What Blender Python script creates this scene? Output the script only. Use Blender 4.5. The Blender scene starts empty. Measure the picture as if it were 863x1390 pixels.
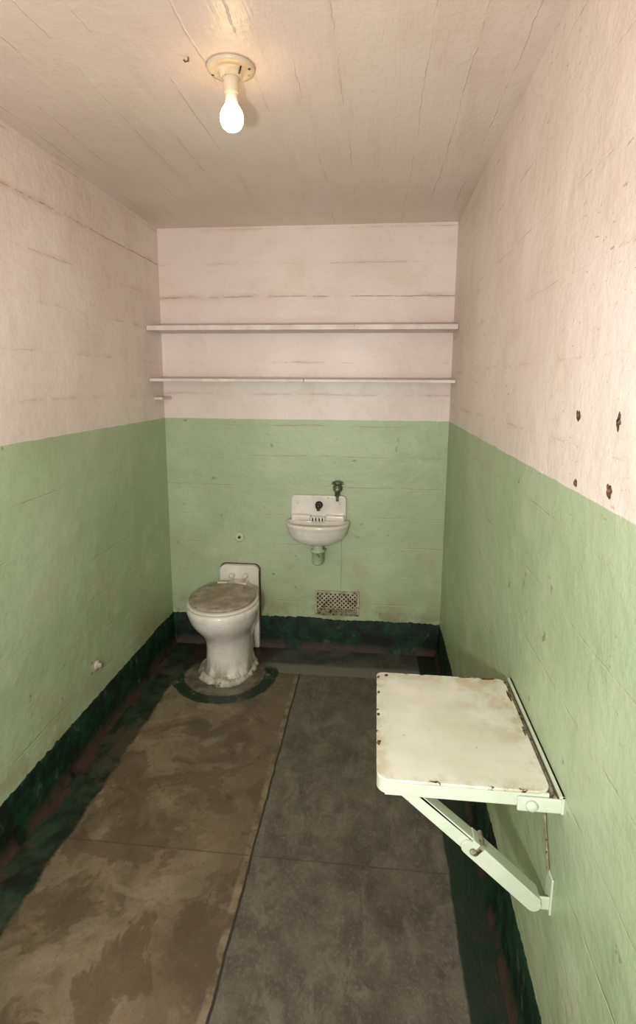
import bpy, bmesh, math, random
from mathutils import Vector, Matrix, noise as mnoise
random.seed(4)
S=bpy.context.scene
W=1.75; D=3.358; H=2.611; G=1.495; BB=0.21; YF=-1.0
COL=S.collection

def lin(c):
    return tuple(((v/255)/12.92 if v/255<=0.04045 else ((v/255+0.055)/1.055)**2.4) for v in c)+(1.0,)

# ---------------------------------------------------------------- node helper
class NT:
    def __init__(s,name):
        s.m=bpy.data.materials.new(name); s.m.use_nodes=True
        s.t=s.m.node_tree; s.t.nodes.clear()
        s.out=s.t.nodes.new('ShaderNodeOutputMaterial')
        s.b=s.t.nodes.new('ShaderNodeBsdfPrincipled')
        s.t.links.new(s.b.outputs[0],s.out.inputs[0])
        g=s.t.nodes.new('ShaderNodeNewGeometry'); s.pos=g.outputs['Position']
        sp=s.t.nodes.new('ShaderNodeSeparateXYZ'); s.t.links.new(s.pos,sp.inputs[0])
        s.x,s.y,s.z=sp.outputs
    def put(s,sock,v):
        if isinstance(v,bpy.types.NodeSocket): s.t.links.new(v,sock)
        elif v is not None: sock.default_value=v
    def math(s,op,a,b=None,c=None,clamp=False):
        n=s.t.nodes.new('ShaderNodeMath'); n.operation=op; n.use_clamp=clamp
        s.put(n.inputs[0],a); s.put(n.inputs[1],b)
        if c is not None: s.put(n.inputs[2],c)
        return n.outputs[0]
    def add(s,a,b): return s.math('ADD',a,b)
    def sub(s,a,b): return s.math('SUBTRACT',a,b)
    def mul(s,a,b): return s.math('MULTIPLY',a,b)
    def mn(s,a,b): return s.math('MINIMUM',a,b)
    def mx(s,a,b): return s.math('MAXIMUM',a,b)
    def noise(s,scale=5,detail=4,rough=.55,vs=(1,1,1),off=(0,0,0),dist=0):
        v=s.t.nodes.new('ShaderNodeVectorMath'); v.operation='MULTIPLY_ADD'
        s.t.links.new(s.pos,v.inputs[0]); v.inputs[1].default_value=vs; v.inputs[2].default_value=off
        n=s.t.nodes.new('ShaderNodeTexNoise'); s.t.links.new(v.outputs[0],n.inputs['Vector'])
        n.inputs['Scale'].default_value=scale; n.inputs['Detail'].default_value=detail
        n.inputs['Roughness'].default_value=rough; n.inputs['Distortion'].default_value=dist
        return n.outputs['Fac']
    def step(s,v,lo,hi,a=0.,b=1.):
        n=s.t.nodes.new('ShaderNodeMapRange'); n.interpolation_type='SMOOTHSTEP'
        s.put(n.inputs[0],v); n.inputs[1].default_value=lo; n.inputs[2].default_value=hi
        n.inputs[3].default_value=a; n.inputs[4].default_value=b
        return n.outputs[0]
    def mix(s,f,a,b):
        n=s.t.nodes.new('ShaderNodeMix'); n.data_type='RGBA'
        s.put(n.inputs[0],f); s.put(n.inputs[6],a); s.put(n.inputs[7],b)
        return n.outputs[2]
    def fin(s,col,rough=.5,height=None,dist=.01,strength=1.,spec=None,metal=None):
        s.put(s.b.inputs['Base Color'],col); s.put(s.b.inputs['Roughness'],rough)
        if spec is not None: s.b.inputs['Specular IOR Level'].default_value=spec
        if metal is not None: s.b.inputs['Metallic'].default_value=metal
        if height is not None:
            b=s.t.nodes.new('ShaderNodeBump'); b.inputs['Distance'].default_value=dist
            b.inputs['Strength'].default_value=strength
            s.put(b.inputs['Height'],height); s.t.links.new(b.outputs[0],s.b.inputs['Normal'])
        return s.m

# ---------------------------------------------------------------- materials
def wall_mat(name, seed, peel=0.0, main_crack=None, board0=.128, grime=1.0):
    n=NT(name); o=(seed,seed*1.7,seed*.6)
    big=n.noise(1.3,3,.5,off=o); mid=n.noise(5,6,.65,off=o)
    cream=n.mix(n.step(big,.35,.65),lin((221,206,197)),lin((232,220,212)))
    cream=n.mix(n.step(mid,.50,.72,0,.5),cream,lin((214,196,181)))
    green=n.mix(n.step(big,.35,.65),lin((162,179,140)),lin((174,190,154)))
    green=n.mix(n.step(mid,.48,.72,0,.6),green,lin((187,197,164)))
    g1=n.noise(3.2,6,.7,off=(seed+3,1,2))
    low=n.mul(n.step(n.z,1.2,.2),n.step(g1,.45,.68))
    green=n.mix(n.mul(low,.65*grime),green,lin((164,154,106)))
    low2=n.mul(n.step(n.z,.48,.2),n.step(mid,.42,.62))
    green=n.mix(n.mul(low2,.6*grime),green,lin((130,128,88)))
    sps=n.noise(15,4,.6,off=(seed+9,4,2))
    green=n.mix(n.step(sps,.67,.72,0,.65),green,lin((126,112,74)))
    zb=n.add(n.z,n.mul(n.sub(n.noise(9,3,.5,off=o),.5),.010))
    up=n.step(zb,G-.0015,G+.0015)
    col=n.mix(up,green,cream)
    # horizontal form-board marks, broken and wandering
    wob=n.noise(1.6,6,.7,vs=(1,1,.3),off=(seed,9,1))
    zz=n.add(n.z,n.mul(n.sub(wob,.5),.036))
    q=n.math('DIVIDE',n.sub(zz,board0-.095),.19)
    fr=n.math('FRACT',q)
    dist=n.math('ABSOLUTE',n.sub(fr,.5))
    line=n.step(dist,.026,.0)
    bn=n.noise(2.7,6,.75,vs=(1,1,2.5),off=(seed+20,3,5))
    brk=n.step(bn,.47,.60)
    fineln=n.step(dist,.014,.002)
    ck=n.step(n.noise(2.6,6,.8,vs=(1,1,3),off=(seed+31,8,5)),.56,.63)
    ckm=n.mul(n.mul(fineln,ck),n.step(n.z,1.0,1.7,.12,.5))
    if main_crack:
        md=n.math('ABSOLUTE',n.sub(zz,main_crack))
        mm=n.mul(n.step(md,.0042,.001),n.step(n.noise(3.4,6,.8,off=(seed+40,8,5)),.42,.55,.03,.8))
        ckm=n.mx(ckm,mm)
        stm=n.mul(n.step(md,.03,.0),n.step(bn,.4,.6)); col=n.mix(n.mul(stm,.4),col,lin((190,156,124)))
    col=n.mix(ckm,col,lin((156,120,92)))
    fln=n.step(dist,.12,.0)
    stain=n.mul(n.mul(fln,n.step(bn,.46,.66)),n.step(n.z,.8,1.6,.12,.28))
    col=n.mix(stain,col,lin((194,166,138)))
    if peel:
        pk=n.step(n.noise(24,5,.65,vs=(1,1,3.2),off=(seed,2,2)),.63,.66)
        pk=n.mul(pk,n.step(n.noise(1.6,3,.6,off=(seed+5,0,7)),.44,.56))
        pk=n.mul(pk,n.step(n.z,.4,1.7,.2,1))
        col=n.mix(n.mul(pk,peel),col,lin((172,144,118)))
    idx=n.math('FLOOR',n.add(q,.5)); hsh=n.math('FRACT',n.mul(n.math('SINE',n.mul(idx,12.9+seed)),43.7))
    h=n.add(n.mul(n.mul(line,brk),-.10),n.mul(n.noise(2.6,4,.5,vs=(1,1,2.2),off=o),.6))
    h=n.add(h,n.mul(hsh,.025))
    h=n.add(h,n.mul(mid,.46)); h=n.add(h,n.mul(sps,.13))
    return n.fin(col,n.add(.34,n.mul(mid,.2)),h,.016,1.0,spec=.45)

def ceil_mat():
    n=NT('ceiling_paint')
    big=n.noise(1.2,3,.5)
    col=n.mix(n.step(big,.35,.65),lin((214,198,186)),lin((225,211,201)))
    streak=n.noise(3,6,.65,vs=(3.5,.4,1)); col=n.mix(n.step(streak,.48,.72,0,.4),col,lin((204,183,164)))
    xx=n.add(n.x,n.mul(n.sub(n.noise(1.4,6,.7,vs=(.45,1,1)),.5),.07))
    q=n.math('DIVIDE',xx,.125); fr=n.math('FRACT',q); d=n.math('ABSOLUTE',n.sub(fr,.5))
    line=n.step(d,.035,0); brk=n.step(n.noise(2.6,6,.75,vs=(2.5,.8,1)),.46,.6)
    h=n.add(n.mul(n.mul(line,brk),.15),n.mul(streak,.34)); h=n.add(h,n.mul(n.noise(14,6,.68),.26))
    return n.fin(col,.34,h,.014,1.0,spec=.5)

def floor_mat():
    n=NT('floor_concrete')
    big=n.noise(2.6,7,.68,dist=.4); mid=n.noise(8,6,.7); fine=n.noise(70,4,.65); blot=n.noise(3.6,5,.6,off=(5,5,0),dist=.6)
    L=n.mix(n.step(big,.38,.62),lin((88,75,60)),lin((124,110,90)))
    L=n.mix(n.step(blot,.54,.57,0,.6),L,lin((80,64,50)))
    L=n.mix(n.step(blot,.45,.42,0,.30),L,lin((146,134,112)))
    L=n.mix(n.step(mid,.55,.70,0,.45),L,lin((146,134,112)))
    L=n.mix(n.step(fine,.54,.7,0,.45),L,lin((72,60,46)))
    cn=n.noise(1.1,5,.6,off=(7,1,3)); cd=n.math('ABSOLUTE',n.sub(cn,.5))
    L=n.mix(n.step(cd,.0022,.0006,0,.5),L,lin((56,44,34)))
    L=n.mix(n.mul(n.step(n.x,.60,.86),n.step(big,.40,.60,.1,.55)),L,lin((76,62,48)))
    sheen=n.noise(11,6,.78,vs=(1,.5,1),dist=.6)
    Rr=n.mix(n.step(mid,.36,.64),lin((74,69,61)),lin((97,91,81)))
    Rr=n.mix(n.step(sheen,.48,.62,0,.5),Rr,lin((120,114,103)))
    Rr=n.mix(n.step(fine,.5,.7,0,.45),Rr,lin((124,118,107)))
    Rr=n.mix(n.step(big,.50,.66,0,.5),Rr,lin((66,59,50)))
    wob=n.mul(n.sub(n.noise(7,6,.65),.5),.05)
    xw=n.add(n.x,n.mul(wob,.35))
    col=n.mix(n.step(xw,.898,.902),L,Rr)
    col=n.mix(n.mul(n.mul(n.step(xw,.866,.876),n.step(xw,.897,.892)),.8),col,n.mix(n.step(mid,.4,.6),lin((84,72,56)),lin((134,121,98))))
    col=n.mix(n.mul(n.step(xw,.893,.897),n.step(xw,.906,.902)),col,lin((46,40,34)))
    yj=n.math('ABSOLUTE',n.sub(n.add(n.y,n.mul(wob,.15)),1.73))
    col=n.mix(n.step(yj,.005,.001,0,.5),col,lin((56,46,36)))
    bk=n.step(n.add(n.y,n.mul(wob,.5)),3.015,3.03)
    bc=n.mix(n.step(mid,.4,.65),lin((62,65,60)),lin((88,90,83)))
    bc=n.mix(n.step(n.y,3.11,3.16),lin((118,116,107)),bc)
    bc=n.mix(n.step(n.x,.75,.6),bc,lin((54,36,33)))
    col=n.mix(bk,col,bc)
    dx=n.sub(n.x,.46); dy=n.sub(n.y,2.97)
    r=n.math('SQRT',n.add(n.mul(dx,dx),n.mul(dy,dy))); r=n.add(r,n.mul(wob,1.3))
    frontm=n.step(n.y,3.12,3.04)
    col=n.mix(n.mul(n.step(r,.255,.245),frontm),col,n.mix(n.step(mid,.4,.6),lin((78,72,58)),lin((118,110,92))))
    ring=n.mul(n.mul(n.step(r,.230,.243),n.step(r,.315,.30)),frontm)
    ring=n.mul(ring,n.step(mid,.62,.54,.25,1))
    dg=n.mix(n.step(mid,.45,.65),lin((14,36,23)),lin((40,62,42)))
    col=n.mix(ring,col,dg)
    lw=n.step(n.add(n.x,n.mul(wob,1.4)),.19,.17)
    lg=n.mix(n.step(mid,.42,.62),lin((20,30,23)),lin((40,60,43)))
    lg=n.mix(n.step(n.noise(3.1,6,.7,off=(2,3,1)),.50,.60,0,.85),lg,lin((68,60,49)))
    lg=n.mix(n.mul(n.step(n.x,.08,.02),n.step(blot,.48,.56)),lg,lin((80,42,46)))
    col=n.mix(lw,col,lg)
    rw=n.step(n.add(n.x,n.mul(wob,.4)),1.608,1.618)
    rg=n.mix(n.step(mid,.4,.6),lin((18,42,29)),lin((38,42,36)))
    col=n.mix(rw,col,rg)
    h=n.add(n.mul(big,.3),n.mul(fine,.14)); h=n.add(h,n.mul(sheen,.7))
    rough=n.add(.27,n.mul(mid,.35))
    return n.fin(col,rough,h,.007,1.,spec=.55)

def base_mat():
    n=NT('baseboard_green_paint')
    mid=n.noise(9,6,.65); col=n.mix(n.step(mid,.4,.62),lin((11,30,21)),lin((22,54,36)))
    col=n.mix(n.step(n.noise(14,5,.7,off=(4,4,4)),.59,.66,0,.65),col,lin((78,86,60)))
    col=n.mix(n.step(n.noise(5,6,.72,off=(8,4,4)),.52,.60,0,.9),col,lin((20,19,16)))
    col=n.mix(n.mul(n.step(n.z,.07,.01),n.step(n.noise(4,4,.6,off=(1,4,9)),.42,.52)),col,lin((62,48,40)))
    return n.fin(col,.6,n.noise(20,6,.65),.008,1.,spec=.25)

def simple(name,c1,c2,scale=8,rough=.4,bump=.2,spots=None,sth=(.66,.7),metal=None,sscale=22,dist=.004):
    n=NT(name); f=n.noise(scale,5,.6); col=n.mix(n.step(f,.38,.64),lin(c1),lin(c2))
    if spots: col=n.mix(n.step(n.noise(sscale,4,.6,off=(3,1,7)),*sth),col,lin(spots))
    return n.fin(col,rough,n.mul(n.noise(scale*5,4,.6),bump),dist,1.,metal=metal)

def porcelain_mat():
    n=NT('porcelain'); f=n.noise(6,5,.6)
    col=n.mix(n.step(f,.38,.64),lin((220,213,202)),lin((234,229,221)))
    g=n.noise(9,6,.7,vs=(1.5,1.5,.45),off=(2,2,2))
    col=n.mix(n.step(g,.56,.74,0,.45),col,lin((188,172,146)))
    col=n.mix(n.mul(n.step(n.z,.16,.02),n.step(g,.40,.6)),col,lin((150,138,114)))
    col=n.mix(n.step(n.noise(40,4,.6,off=(1,5,2)),.70,.73,0,.7),col,lin((96,72,50)))
    return n.fin(col,.16,n.mul(f,.1),.004,1.)

X0,X1,Y0,Y1,ZT=1.338,1.726,1.132,1.608,.832
def table_mat():
    n=NT('steel_table_paint'); f=n.noise(5,5,.6); f2=n.noise(13,6,.7)
    col=n.mix(n.step(f,.38,.64),lin((204,207,186)),lin((218,219,203)))
    e=n.mn(n.mn(n.sub(n.x,X0),n.sub(X1,n.x)),n.mn(n.sub(n.y,Y0),n.sub(Y1,n.y)))
    st=n.mul(n.step(n.add(n.x,n.mul(n.y,.6)),2.25,2.62),n.step(f2,.42,.62))
    col=n.mix(n.mul(st,.55),col,lin((186,160,118)))
    rim=n.mul(n.step(e,.05,.0),n.step(f2,.44,.62)); col=n.mix(n.mul(rim,.6),col,lin((170,156,116)))
    cn=n.noise(38,5,.7,off=(4,2,8))
    thr=n.add(cn,n.mul(n.step(e,.011,.001),.09))
    thr=n.add(thr,n.mul(n.step(n.y,1.45,1.6),n.mul(n.step(e,.014,.001),.07)))
    col=n.mix(n.step(thr,.695,.712),col,lin((70,44,28)))
    return n.fin(col,n.add(.24,n.mul(f2,.25)),n.mul(n.noise(26,4,.6),.12),.004,1.)

M_wl=wall_mat('wall_paint_left',1.0,0,2.406,.126,.7)
M_wb=wall_mat('wall_paint_back',6.0,0,2.218,.128,1.1)
M_wr=wall_mat('wall_paint_right',11.0,.8,None,.07,.6)
M_c=ceil_mat(); M_f=floor_mat(); M_b=base_mat()
M_por=porcelain_mat()
M_shelf=simple('shelf_paint',(206,194,188),(224,214,208),8,.45,.2,(120,92,70),(.66,.70))
M_lid=simple('seat_lid_worn',(142,128,116),(170,156,144),14,.45,.15,(112,98,86),(.58,.68))
M_hinge=simple('white_plastic',(214,208,196),(228,222,212),8,.3,.0)
M_black=simple('black_iron',(20,19,18),(38,34,30),20,.4,.2)
M_rust=simple('rust',(66,40,26),(128,92,62),60,.8,.6,(30,22,18),(.55,.6),sscale=90)
M_rust2=simple('weathered_strap',(112,104,84),(150,142,120),60,.7,.4,(50,36,26),(.55,.62),sscale=50)
M_chrome=simple('tarnished_brass',(70,84,70),(128,134,112),30,.35,.1,(40,36,30),(.6,.7),metal=.4)
M_cement=simple('cement_mortar',(140,132,118),(200,194,182),12,.75,.8,(84,78,64),(.58,.66),dist=.008)
M_tbl=table_mat()
M_tblu=simple('steel_table_green',(188,199,174),(202,210,190),5,.35,.08,(92,68,48),(.68,.71),sscale=30)
M_trap=simple('trap_green_paint',(164,182,150),(188,200,172),12,.35,.1,(110,100,70),(.64,.7))
M_vent=simple('vent_paint',(156,150,122),(188,182,154),20,.5,.2,(96,72,44),(.55,.66),sscale=30)
M_dark=simple('duct_dark',(14,12,10),(26,22,18),10,.9,.1)
M_sock=simple('lamp_porcelain',(186,170,144),(206,192,170),12,.35,.05,(120,84,52),(.64,.72))

# ---------------------------------------------------------------- mesh helpers
def newobj(name,bm,mat,smooth=False,bevel=0,seg=2):
    me=bpy.data.meshes.new(name); bmesh.ops.recalc_face_normals(bm,faces=bm.faces[:]); bm.to_mesh(me); bm.free()
    if mat: me.materials.append(mat)
    o=bpy.data.objects.new(name,me); COL.objects.link(o)
    for p in me.polygons: p.use_smooth=smooth
    if bevel:
        b=o.modifiers.new('bevel','BEVEL'); b.width=bevel; b.segments=seg; b.limit_method='ANGLE'; b.angle_limit=.6
        for p in me.polygons: p.use_smooth=True
        w=o.modifiers.new('wn','WEIGHTED_NORMAL'); w.keep_sharp=True
    return o
def box(name,x0,x1,y0,y1,z0,z1,mat,bevel=.003,seg=2):
    bm=bmesh.new()
    v=[bm.verts.new((x,y,z)) for x in (x0,x1) for y in (y0,y1) for z in (z0,z1)]
    for f in [(0,1,3,2),(4,6,7,5),(0,4,5,1),(2,3,7,6),(0,2,6,4),(1,5,7,3)]: bm.faces.new([v[i] for i in f])
    return newobj(name,bm,mat,bevel=bevel,seg=seg)
def loft(name,rings,mat,cap0=True,cap1=True,smooth=True,sub=0):
    bm=bmesh.new(); R=[[bm.verts.new(p) for p in r] for r in rings]; n=len(R[0])
    for a,b in zip(R[:-1],R[1:]):
        for i in range(n): bm.faces.new((a[i],a[(i+1)%n],b[(i+1)%n],b[i]))
    if cap0: bm.faces.new(R[0][::-1])
    if cap1: bm.faces.new(R[-1])
    o=newobj(name,bm,mat,smooth=smooth)
    if sub:
        m=o.modifiers.new('s','SUBSURF'); m.levels=sub; m.render_levels=sub
    return o
def egg(cx,cy,rx,yf,yb,z,n=48,e=2.0,ymax=None):
    pts=[]
    for i in range(n):
        a=2*math.pi*i/n; c,s=math.cos(a),math.sin(a)
        x=math.copysign(abs(c)**(2/e),c)*rx; y=math.copysign(abs(s)**(2/e),s)*(yb if s>0 else yf)
        y=cy+y
        if ymax is not None: y=min(y,ymax)
        pts.append((cx+x,y,z))
    return pts
def lathe(name,prof,loc,mat,axis='Z',n=32,smooth=True):
    rings=[]
    for r,h in prof:
        ring=[]
        for i in range(n):
            a=2*math.pi*i/n; p=(r*math.cos(a),r*math.sin(a),h)
            if axis=='Y': p=(p[0],-p[2],p[1])
            if axis=='X': p=(p[2],p[0],p[1])
            ring.append((loc[0]+p[0],loc[1]+p[1],loc[2]+p[2]))
        rings.append(ring)
    return loft(name,rings,mat,smooth=smooth)
def tube(name,pts,r,mat,res=8):
    cu=bpy.data.curves.new(name,'CURVE'); cu.dimensions='3D'; cu.bevel_depth=r; cu.bevel_resolution=res; cu.use_fill_caps=True
    sp=cu.splines.new('POLY'); sp.points.add(len(pts)-1)
    for p,q in zip(sp.points,pts): p.co=(*q,1)
    o=bpy.data.objects.new(name,cu); COL.objects.link(o)
    dg=bpy.context.evaluated_depsgraph_get(); me=bpy.data.meshes.new_from_object(o.evaluated_get(dg))
    bpy.data.objects.remove(o); me.materials.clear(); me.materials.append(mat)
    for p in me.polygons: p.use_smooth=True
    o=bpy.data.objects.new(name,me); COL.objects.link(o); return o
def group(name,loc,kids):
    e=bpy.data.objects.new(name,None); e.location=loc; e.empty_display_size=.1; COL.objects.link(e)
    for k in kids:
        k.parent=e; k.matrix_parent_inverse=Matrix.Translation(Vector(loc)).inverted()
    return e
def poly_extrude(name,pts2,mapf,depthvec,mat,bevel=.003,seg=2):
    bm=bmesh.new(); a=[bm.verts.new(mapf(*p)) for p in pts2]; f=bm.faces.new(a)
    r=bmesh.ops.extrude_face_region(bm,geom=[f]); vs=[g for g in r['geom'] if isinstance(g,bmesh.types.BMVert)]
    bmesh.ops.translate(bm,verts=vs,vec=depthvec)
    return newobj(name,bm,mat,bevel=bevel,seg=seg)
def rrect(x0,x1,z0,z1,rt,rb,n=6):
    pts=[]
    for (cx,cz,a0,r) in [(x1-rb,z0+rb,-90,rb),(x1-rt,z1-rt,0,rt),(x0+rt,z1-rt,90,rt),(x0+rb,z0+rb,180,rb)]:
        for i in range(n+1):
            a=math.radians(a0+90*i/n); pts.append((cx+r*math.cos(a),cz+r*math.sin(a)))
    return pts

# ---------------------------------------------------------------- room shell
T=.12
box('wall_left',-T,0,YF,D+T,-T,H+T,M_wl,0)
box('wall_right',W,W+T,YF,D+T,-T,H+T,M_wr,0)
box('wall_back',0,W,D,D+T,-T,H+T,M_wb,0)
box('ceiling',0,W,YF,D,H,H+T,M_c,0)
box('floor',0,W,YF,D,-T,0,M_f,0)

def baseboard(name,a,b,nrm,top=BB,th=.010):
    a=Vector(a); b=Vector(b); nrm=Vector(nrm); L=(b-a).length; n=int(L/.010)
    bm=bmesh.new(); rows=[]
    for i in range(n+1):
        p=a.lerp(b,i/n); q=p*5
        h=top+.012*mnoise.noise(q)+.008*mnoise.noise(p*31)+.006*mnoise.noise(p*90)
        prof=[(p+nrm*(th*3.0),0.0),(p+nrm*(th*1.6),.02),(p+nrm*th,.06),(p+nrm*(th*.5),h-.006),(p+nrm*.0012,h),(p,h)]
        rows.append([bm.verts.new((q2.x,q2.y,z)) for q2,z in prof])
    for r,s in zip(rows[:-1],rows[1:]):
        for k in range(5): bm.faces.new((r[k],s[k],s[k+1],r[k+1]))
    return newobj(name,bm,M_b,smooth=True)
baseboard('baseboard_left',(0,YF,0),(0,D,0),(1,0,0))
baseboard('baseboard_right',(W,YF,0),(W,D,0),(-1,0,0))
baseboard('baseboard_back',(0,D,0),(W,D,0),(0,-1,0),top=.208)

# ---------------------------------------------------------------- shelves
def shelf(name,z,th,yf,segs):
    kids=[]
    for i,(x0,x1) in enumerate(segs):
        kids.append(box('board_%d'%(i+1),x0,x1,yf,D,z-th,z,M_shelf,.003))
    return group(name,(W/2,D-.1,z-th),kids)
shelf('wall_shelf',2.035,.028,3.128,[(.002,W-.002)])
shelf('wall_shelf',1.738,.018,3.135,[(.002,.905),(.907,W-.002)])
box('shelf_bracket',0,.05,3.2,D,1.612,1.628,M_shelf,.002)

# ---------------------------------------------------------------- toilet
cx=.465
rings=[egg(cx,3.06,.150,.205,.20,.0,e=2.4),egg(cx,3.06,.148,.20,.20,.035,e=2.4),egg(cx,3.06,.136,.186,.20,.055,e=2.4),
 egg(cx,3.06,.129,.177,.20,.12,e=2.3),egg(cx,3.055,.127,.179,.20,.20,e=2.2),egg(cx,3.04,.135,.196,.20,.26,e=2.1),
 egg(cx,3.00,.162,.218,.205,.315),egg(cx,2.965,.186,.229,.205,.36),egg(cx,2.95,.198,.236,.205,.405),
 egg(cx,2.945,.202,.238,.205,.43),egg(cx,2.945,.206,.241,.205,.435),egg(cx,2.945,.208,.243,.206,.46),egg(cx,2.945,.203,.238,.205,.475),
 egg(cx,2.945,.16,.19,.17,.477)]
bowl=loft('bowl',rings,M_por,sub=1)
seat=loft('seat_ring',[egg(cx,2.945,.196,.232,.19,z,e=2.1) for z in (.474,)]+[egg(cx,2.945,.202,.238,.196,.480,e=2.1),egg(cx,2.945,.202,.238,.196,.490,e=2.1),egg(cx,2.945,.196,.232,.19,.494,e=2.1)],M_hinge,sub=1)
lid=loft('lid',[egg(cx,2.947,.184,.220,.186,.493,e=2.1),egg(cx,2.947,.190,.226,.190,.497,e=2.1),egg(cx,2.947,.190,.226,.190,.508,e=2.1),egg(cx,2.947,.184,.220,.186,.513,e=2.1),egg(cx,2.947,.12,.15,.12,.515,e=2.1)],M_lid,sub=1)
plate=poly_extrude('back_plate',rrect(cx-.128,cx+.128,.0,.560,.04,.012),lambda a,b:(a,D-.045,b),(0,.043,0),M_por,.008,3)
neck=loft('rear_neck',[[(cx+.112*math.copysign(abs(math.cos(t))**.7,math.cos(t)),y0,.27+.205*math.copysign(abs(math.sin(t))**.7,math.sin(t))) for t in [2*math.pi*i/32 for i in range(32)]] for y0 in (3.08,3.2,3.30,3.335)],M_por)
kn=[]
for i,dx in enumerate((-.042,.045)):
    kn.append(lathe('bolt_cap_%d'%(i+1),[(.016,0),(.018,.012),(.016,.03),(.008,.04),(.001,.042)],(cx+dx,D-.045,.498),M_hinge,'Y',20))
hin=[lathe('hinge_%d'%(i+1),[(.011,-.03),(.012,-.028),(.012,.028),(.011,.03)],(cx+dx,3.145,.500),M_hinge,'X',16) for i,dx in enumerate((-.06,.06))]
edge=box('rust_edge',cx+.126,cx+.131,D-.03,D-.001,.14,.52,M_rust,.002)
gasket=poly_extrude('wall_gasket',rrect(cx-.133,cx+.134,.02,.565,.042,.012),lambda a,b:(a,D-.006,b),(0,.0055,0),M_rust,.002)
def mr(a,r,z):
    k=1+.22*mnoise.noise(Vector((math.cos(a)*1.6,math.sin(a)*1.6,1)))+.1*mnoise.noise(Vector((math.cos(a)*6,math.sin(a)*6,4)))
    return (cx+r*k*math.cos(a),3.06+r*k*1.33*math.sin(a)*(1 if math.sin(a)<0 else .8),z)
mort=loft('foot_mortar',[[mr(a,r,z) for a in [2*math.pi*i/72 for i in range(72)]] for r,z in ((.178,0),(.170,.012),(.157,.028),(.13,.038))],M_cement)
group('toilet',(cx,3.05,0),[bowl,seat,lid,plate,neck,edge,mort,gasket]+kn+hin)

# ---------------------------------------------------------------- wash basin
sx=.975; k=[]
k.append(poly_extrude('backsplash',rrect(sx-.172,sx+.172,.85,1.03,.028,.01),lambda a,b:(a,D-.032,b),(0,.030,0),M_por,.007,3))
def dsh(rx,ry,z,e=2.5,cy=D-.06): return egg(sx,cy,rx,ry,.058,z,n=64,e=e,ymax=D-.003)
out=[dsh(.05,.06,.735,2),dsh(.105,.095,.742,2.2),dsh(.15,.13,.765,2.3),dsh(.178,.152,.80,2.4),dsh(.188,.163,.84,2.5),dsh(.192,.168,.856,2.5),dsh(.196,.172,.862,2.5),dsh(.196,.172,.874,2.5),dsh(.190,.166,.880,2.5)]
def ins(rx,ry,z,cy=D-.115,rb=.055): return egg(sx,cy,rx,ry,rb,z,n=64,e=2.4)
inn=[ins(.170,.098,.879),ins(.163,.092,.868),ins(.150,.082,.82,rb=.045),ins(.11,.06,.782,rb=.035),ins(.03,.02,.775,rb=.015)]
k.append(loft('basin',out+inn,M_por))
k.append(box('ledge_left',sx-.165,sx-.045,D-.075,D-.02,.875,.915,M_por,.012,3))
k.append(box('ledge_right',sx+.045,sx+.165,D-.075,D-.02,.875,.915,M_por,.012,3))
k.append(box('ledge_center',sx-.046,sx+.046,D-.085,D-.02,.872,.905,M_por,.01,3))
for i in range(4):
    xx=sx-.030+i*.020
    k.append(box('overflow_slot_%d'%(i+1),xx-.004,xx+.004,D-.087,D-.080,.880,.900,M_dark,.001))
k.append(lathe('spout',[(.022,0),(.024,.008),(.017,.012),(.015,.05),(.018,.055),(.012,.062),(.001,.064)],(sx+.004,D-.03,.972),M_black,'Y',24))
k.append(tube('spout_nozzle',[(sx+.004,D-.075,.972),(sx+.004,D-.085,.962),(sx+.004,D-.087,.945)],.010,M_black))
for i,dx in enumerate((-.13,.13)):
    k.append(lathe('wall_bolt_%d'%(i+1),[(.009,0),(.009,.004),(.003,.008),(.001,.008)],(sx+dx,D-.032,.985),M_por,'Y',16))
k.append(lathe('trap',[(.022,.0),(.031,-.004),(.031,-.03),(.044,-.034),(.044,-.045),(.034,-.05),(.034,-.115),(.030,-.124),(.018,-.132),(.001,-.134)][::-1],(sx+.006,3.235,.745),M_trap,'Z',32))
k.append(tube('trap_outlet',[(sx+.006,3.235,.665),(sx+.006,D,.665)],.02,M_trap))
k.append(tube('stain_line',[(sx+.14,D-.012,.86),(sx+.145,D-.006,.62),(sx+.142,D-.003,.42)],.0026,M_trap))  # thin tube standing for the stain line running down below the basin
group('wall_sink',(sx,D-.1,.85),k)

vx=1.092; k=[]
k.append(lathe('flange',[(.030,0),(.030,.006),(.016,.012),(.014,.05),(.001,.052)],(vx,D,1.075),M_chrome,'Y',24))
k.append(lathe('valve_body',[(.014,-.04),(.016,-.036),(.016,-.01),(.022,-.006),(.022,.012),(.015,.018),(.015,.034),(.026,.038),(.027,.048),(.020,.056),(.001,.058)],(vx,D-.045,1.07),M_chrome,'Z',24))
k.append(tube('handle',[(vx-.034,D-.047,1.112),(vx+.034,D-.047,1.112)],.008,M_chrome))
k.append(tube('inlet',[(vx,D-.045,1.03),(vx,D-.045,1.0)],.009,M_chrome))
group('sink_valve',(vx,D-.03,1.07),k)

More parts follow.
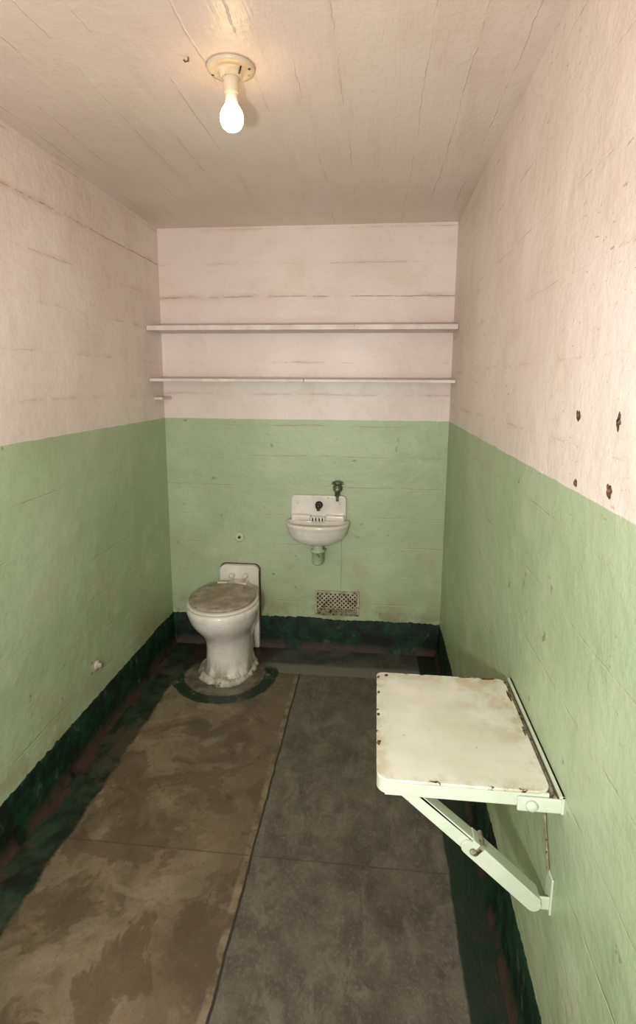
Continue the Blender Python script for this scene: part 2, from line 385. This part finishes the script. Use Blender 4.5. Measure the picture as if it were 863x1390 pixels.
# ---------------------------------------------------------------- vent grille
x0,x1,z0,z1=.955,1.238,.238,.402; k=[]
k.append(box('duct_opening',x0+.01,x1-.01,D-.003,D-.0005,z0+.01,z1-.01,M_dark,0))
fw=.013
k+= [box('frame_top',x0,x1,D-.012,D,z1-fw,z1,M_vent,.002),box('frame_bottom',x0,x1,D-.012,D,z0,z0+fw,M_rust2,.002),
     box('frame_left',x0,x0+fw,D-.0118,D,z0+fw*.9,z1-fw*.9,M_vent,.002),box('frame_right',x1-fw,x1,D-.0118,D,z0+fw*.9,z1-fw*.9,M_vent,.002)]
bm=bmesh.new()
gx0,gx1,gz0,gz1=x0+fw,x1-fw,z0+fw+.03,z1-fw
def bar(p,q,w,y0,y1):
    d=Vector((q[0]-p[0],0,q[1]-p[1])); d.normalize(); nn=Vector((-d.z,0,d.x))*w
    P=Vector((p[0],0,p[1])); Q=Vector((q[0],0,q[1]))
    vs=[bm.verts.new((v.x,y,v.z)) for y in (y0,y1) for v in (P-nn,Q-nn,Q+nn,P+nn)]
    for f in [(0,1,2,3),(7,6,5,4),(0,4,5,1),(1,5,6,2),(2,6,7,3),(3,7,4,0)]: bm.faces.new([vs[i] for i in f])
sp=.028; hh=gz1-gz0
for s in (1,-1):
    c=gx0-hh
    while c<gx1+hh:
        xa,xb=c,c+s*hh; dx=xb-xa
        lo,hi=sorted(((gx0-xa)/dx,(gx1-xa)/dx)); t0=max(0,lo); t1=min(1,hi)
        if t1-t0>.05:
            bar((xa+dx*t0,gz0+hh*t0),(xa+dx*t1,gz0+hh*t1),.0040,D-.009-(.001 if s>0 else 0),D-.004)
        c+=sp
k.append(newobj('lattice',bm,M_vent))
k.append(box('lower_bar',gx0-.003,gx1+.003,D-.010,D-.003,z0+fw-.002,z0+fw+.031,M_rust2,.001))
group('vent_grille',((x0+x1)/2,D,z0),k)

# ---------------------------------------------------------------- ceiling light
lx,ly=.881,1.722; k=[]
k.append(lathe('ceiling_rose',[(.067,0),(.069,-.006),(.066,-.012),(.050,-.016),(.046,-.013),(.034,-.016),(.030,-.03),(.001,-.031)][::-1],(lx,ly,H),M_sock,'Z',48))
k.append(lathe('socket',[(.024,-.028),(.025,-.034),(.022,-.040),(.0215,-.068),(.019,-.073),(.001,-.074)][::-1],(lx,ly,H),M_sock,'Z',32))
nb=NT('bulb_glass')
gl=nb.t.nodes.new('ShaderNodeEmission'); gl.inputs[0].default_value=(1.,.62,.26,1)
gl.inputs[1].default_value=19.
nb.t.links.new(gl.outputs[0],nb.out.inputs[0])
prof=[(.0165,-.094),(.020,-.101),(.0275,-.112),(.0325,-.124),(.0340,-.136),(.0325,-.148),(.027,-.159),(.018,-.1665),(.008,-.1695),(.001,-.170)]
k.append(lathe('bulb_globe',prof[::-1],(lx,ly,H),nb.m,'Z',40))
k.append(lathe('bulb_collar',[(.0155,-.070),(.0172,-.074),(.0178,-.092),(.0168,-.096),(.001,-.096)][::-1],(lx,ly,H),M_hinge,'Z',32))
k.append(tube('pull_stub',[(lx+.028,ly-.02,H-.03),(lx+.036,ly-.026,H-.012),(lx+.030,ly-.02,H-.002)],.0025,M_black))
for i,(dx,dy) in enumerate(((-.055,.01),(.055,-.01))):
    k.append(lathe('screw_%d'%(i+1),[(.005,-.012),(.005,-.015),(.001,-.016)][::-1],(lx+dx,ly+dy,H),M_rust,'Z',12))
group('ceiling_lamp',(lx,ly,H),k)
tube('ceiling_hook',[(.775,1.665,H),(.775,1.665,H-.010),(.768,1.66,H-.014),(.764,1.657,H-.010)],.0022,M_rust)

# ---------------------------------------------------------------- fold-down table
k=[]
pts=rrect(X0,X1,Y0,Y1,.02,.03)
top=poly_extrude('table_top',pts,lambda a,b:(a,b,ZT-.008),(0,0,.008),M_tbl,.0025,2); k.append(top)
k.append(box('apron_front',X0+.02,X1-.005,Y0+.001,Y0+.007,ZT-.040,ZT-.006,M_tblu,.001))
k.append(box('apron_back',X0+.02,X1-.005,Y1-.007,Y1-.001,ZT-.034,ZT-.006,M_tblu,.001))
k.append(box('apron_left',X0+.001,X0+.007,Y0+.025,Y1-.025,ZT-.034,ZT-.006,M_tblu,.001))
pp=[]
for i in range(9):
    a=math.radians(180+90*i/8); pp.append((X0+.03+.029*math.cos(a),Y0+.03+.029*math.sin(a)))
for i in range(8,-1,-1):
    a=math.radians(180+90*i/8); pp.append((X0+.03+.023*math.cos(a),Y0+.03+.023*math.sin(a)))
k.append(poly_extrude('corner',pp,lambda a,b:(a,b,ZT-.037),(0,0,.031),M_tblu,0))
k.append(box('wall_angle',X1+.012,W,Y0-.012,Y1+.01,ZT-.006,ZT+.0,M_tblu,.001))
k.append(box('wall_angle_web',W-.006,W,Y0-.012,Y1+.01,ZT-.045,ZT,M_tblu,.001))
k.append(tube('hinge_rod',[(X1+.005,Y0-.004,ZT-.012),(X1+.005,Y1,ZT-.012)],.0055,M_rust2))
k.append(box('front_lug',X1-.075,W-.002,Y0-.008,Y0-.001,ZT-.047,ZT-.012,M_tblu,.003))
k.append(lathe('lug_bolt',[(.013,0),(.013,.005),(.009,.010),(.001,.011)],(X1-.045,Y0-.008,ZT-.030),M_tblu,'Y',20))
def fbar(name,p,q,w,y0,y1,mat):
    d=Vector((q[0]-p[0],q[1]-p[1])); d.normalize()
    P=Vector(p);Q=Vector(q); a=math.atan2(d.y,d.x); pts=[]
    for i in range(9):
        t=a-math.pi/2+math.pi*i/8; pts.append((Q.x+w*math.cos(t),Q.y+w*math.sin(t)))
    for i in range(9):
        t=a+math.pi/2+math.pi*i/8; pts.append((P.x+w*math.cos(t),P.y+w*math.sin(t)))
    return poly_extrude(name,pts,lambda u,v:(u,y0,v),(0,y1-y0,0),mat,.0015)
A=(1.398,.806); B=(1.708,.532)
k.append(fbar('brace_upper',A,(1.575,.652),.017,Y0+.010,Y0+.018,M_tblu))
k.append(fbar('brace_lower',(1.553,.670),B,.017,Y0+.002,Y0+.0095,M_tblu))
k.append(fbar('brace_upper_flange',(A[0]+.012,A[1]+.005),(1.588,.663),.004,Y0+.010,Y0+.045,M_tblu))
k.append(fbar('brace_lower_flange',(1.566,.684),(B[0]+.012,B[1]+.012),.004,Y0+.003,Y0+.045,M_tblu))
k.append(lathe('brace_pivot',[(.008,0),(.008,.004),(.005,.007),(.001,.0075)],(1.563,Y0+.002,.662),M_rust2,'Y',16))
k.append(fbar('pivot_strap',(1.568,.655),(1.585,.675),.006,Y0+.0,Y0+.047,M_rust2))
k.append(box('foot_bracket',W-.045,W-.0005,Y0+.010,Y0+.016,.515,.548,M_tblu,.002))
k.append(box('foot_plate',W-.006,W,Y0+.005,Y0+.045,.505,.60,M_tblu,.002))
k.append(tube('stay_rod',[(W-.006,Y0+.13,.79),(W-.006,Y0+.03,.59)],.003,M_rust2))
def flakes(name,spots,plane,mat):
    bm=bmesh.new()
    for (a,b,ra,rb,sd) in spots:
        vs=[]
        for i in range(20):
            t=2*math.pi*i/20; rr=1+.75*mnoise.noise(Vector((math.cos(t)*1.5+sd,math.sin(t)*1.5,sd*2.3)))
            vs.append(bm.verts.new(plane(a+ra*rr*math.cos(t),b+rb*rr*math.sin(t))))
        bm.faces.new(vs)
    return newobj(name,bm,mat)
sp=[(X0+.006,Y0+.13,.004,.010,1),(X0+.005,Y0+.25,.004,.007,3),(X0+.006,Y0+.36,.004,.006,5),
    (X0+.13,Y0+.004,.009,.003,7),(X1-.05,Y1-.006,.02,.006,8),(X1-.12,Y1-.004,.02,.003,9),(X1-.006,Y1-.09,.004,.03,10),(X1-.005,Y0+.22,.004,.02,12),(X0+.03,Y1-.02,.006,.008,14)]
k.append(flakes('paint_chips',sp,lambda a,b:(a,b,ZT+.0006),M_rust))
group('folding_wall_table',(W-.2,1.37,ZT),k)

# ---------------------------------------------------------------- small wall marks
sp=[(1.243,1.657,.010,.011,1),(1.041,1.659,.010,.014,2.3),(1.226,1.513,.010,.009,3.1),(1.052,1.53,.013,.012,4.7)]
a=flakes('chips',sp,lambda a,b:(W-.0008,a,b),M_rust)
b=[lathe('bolt_stub_%d'%(i+1),[(.004,.02),(.004,-.003),(.001,-.004)][::-1],(W-.0005,s[0],s[1]),M_rust,'X',10) for i,s in enumerate(sp)]
group('rusted_bolt_holes',(W,1.14,1.59),[a]+b)
k=[flakes('chip',[(2.342,.37,.045,.036,2)],lambda a,b:(.0008,a,b),M_vent),
   lathe('flange',[(.024,-.01),(.024,.006),(.014,.010),(.013,.025),(.001,.027)],(0.0,2.35,.365),M_cement,'X',20)]
group('capped_pipe_stub',(0,2.34,.365),k)
k=[lathe('ring',[(.030,0),(.032,.004),(.026,.008),(.016,.006),(.001,.006)],(.463,D,.737),M_trap,'Y',24),
   lathe('core',[(.010,.005),(.009,.012),(.001,.013)],(.463,D,.737),M_rust,'Y',12)]
group('wall_pipe_cap',(.463,D,.737),k)

# ---------------------------------------------------------------- camera
f_px=748.99; yaw,pitch,roll=.1037,.1752,-.0057
cyw,syw=math.cos(yaw),math.sin(yaw)
F=Vector((-syw*math.cos(pitch),cyw*math.cos(pitch),-math.sin(pitch))); r=Vector((cyw,syw,0)); d=F.cross(r)
r2=math.cos(roll)*r+math.sin(roll)*d; d2=-math.sin(roll)*r+math.cos(roll)*d
cam=bpy.data.cameras.new('camera'); co=bpy.data.objects.new('camera',cam); COL.objects.link(co)
mw=Matrix.Identity(4)
for i in range(3): mw[i][0]=r2[i]; mw[i][1]=-d2[i]; mw[i][2]=-F[i]
mw[0][3],mw[1][3],mw[2][3]=1.3174,0,1.7268
co.matrix_world=mw
cam.sensor_width=36; cam.sensor_fit='AUTO'; cam.lens=f_px/1390*36; cam.shift_y=-45/1390; cam.clip_start=.02
S.camera=co

# ---------------------------------------------------------------- lights
def area(name,loc,target,size,power,color):
    l=bpy.data.lights.new(name,'AREA'); l.shape='RECTANGLE'; l.size=size[0]; l.size_y=size[1]; l.energy=power; l.color=color
    o=bpy.data.objects.new(name,l); COL.objects.link(o); o.location=loc
    o.rotation_euler=(Vector(target)-Vector(loc)).to_track_quat('-Z','Y').to_euler(); return o
area('camera_flash',(1.02,-.2,1.55),(.87,3,1.6),(.10,.10),32,(1,.975,.945))
area('front_fill_light',(.85,-.95,1.6),(.87,3,1.25),(1.5,1.8),27,(1,.98,.955))  # unseen soft fill lamp added behind the camera to even out flash falloff
w=bpy.data.worlds.new('world'); S.world=w; w.use_nodes=True
w.node_tree.nodes['Background'].inputs[0].default_value=(.92,.95,1,1); w.node_tree.nodes['Background'].inputs[1].default_value=.42
S.view_settings.view_transform='Standard'; S.view_settings.look='None'
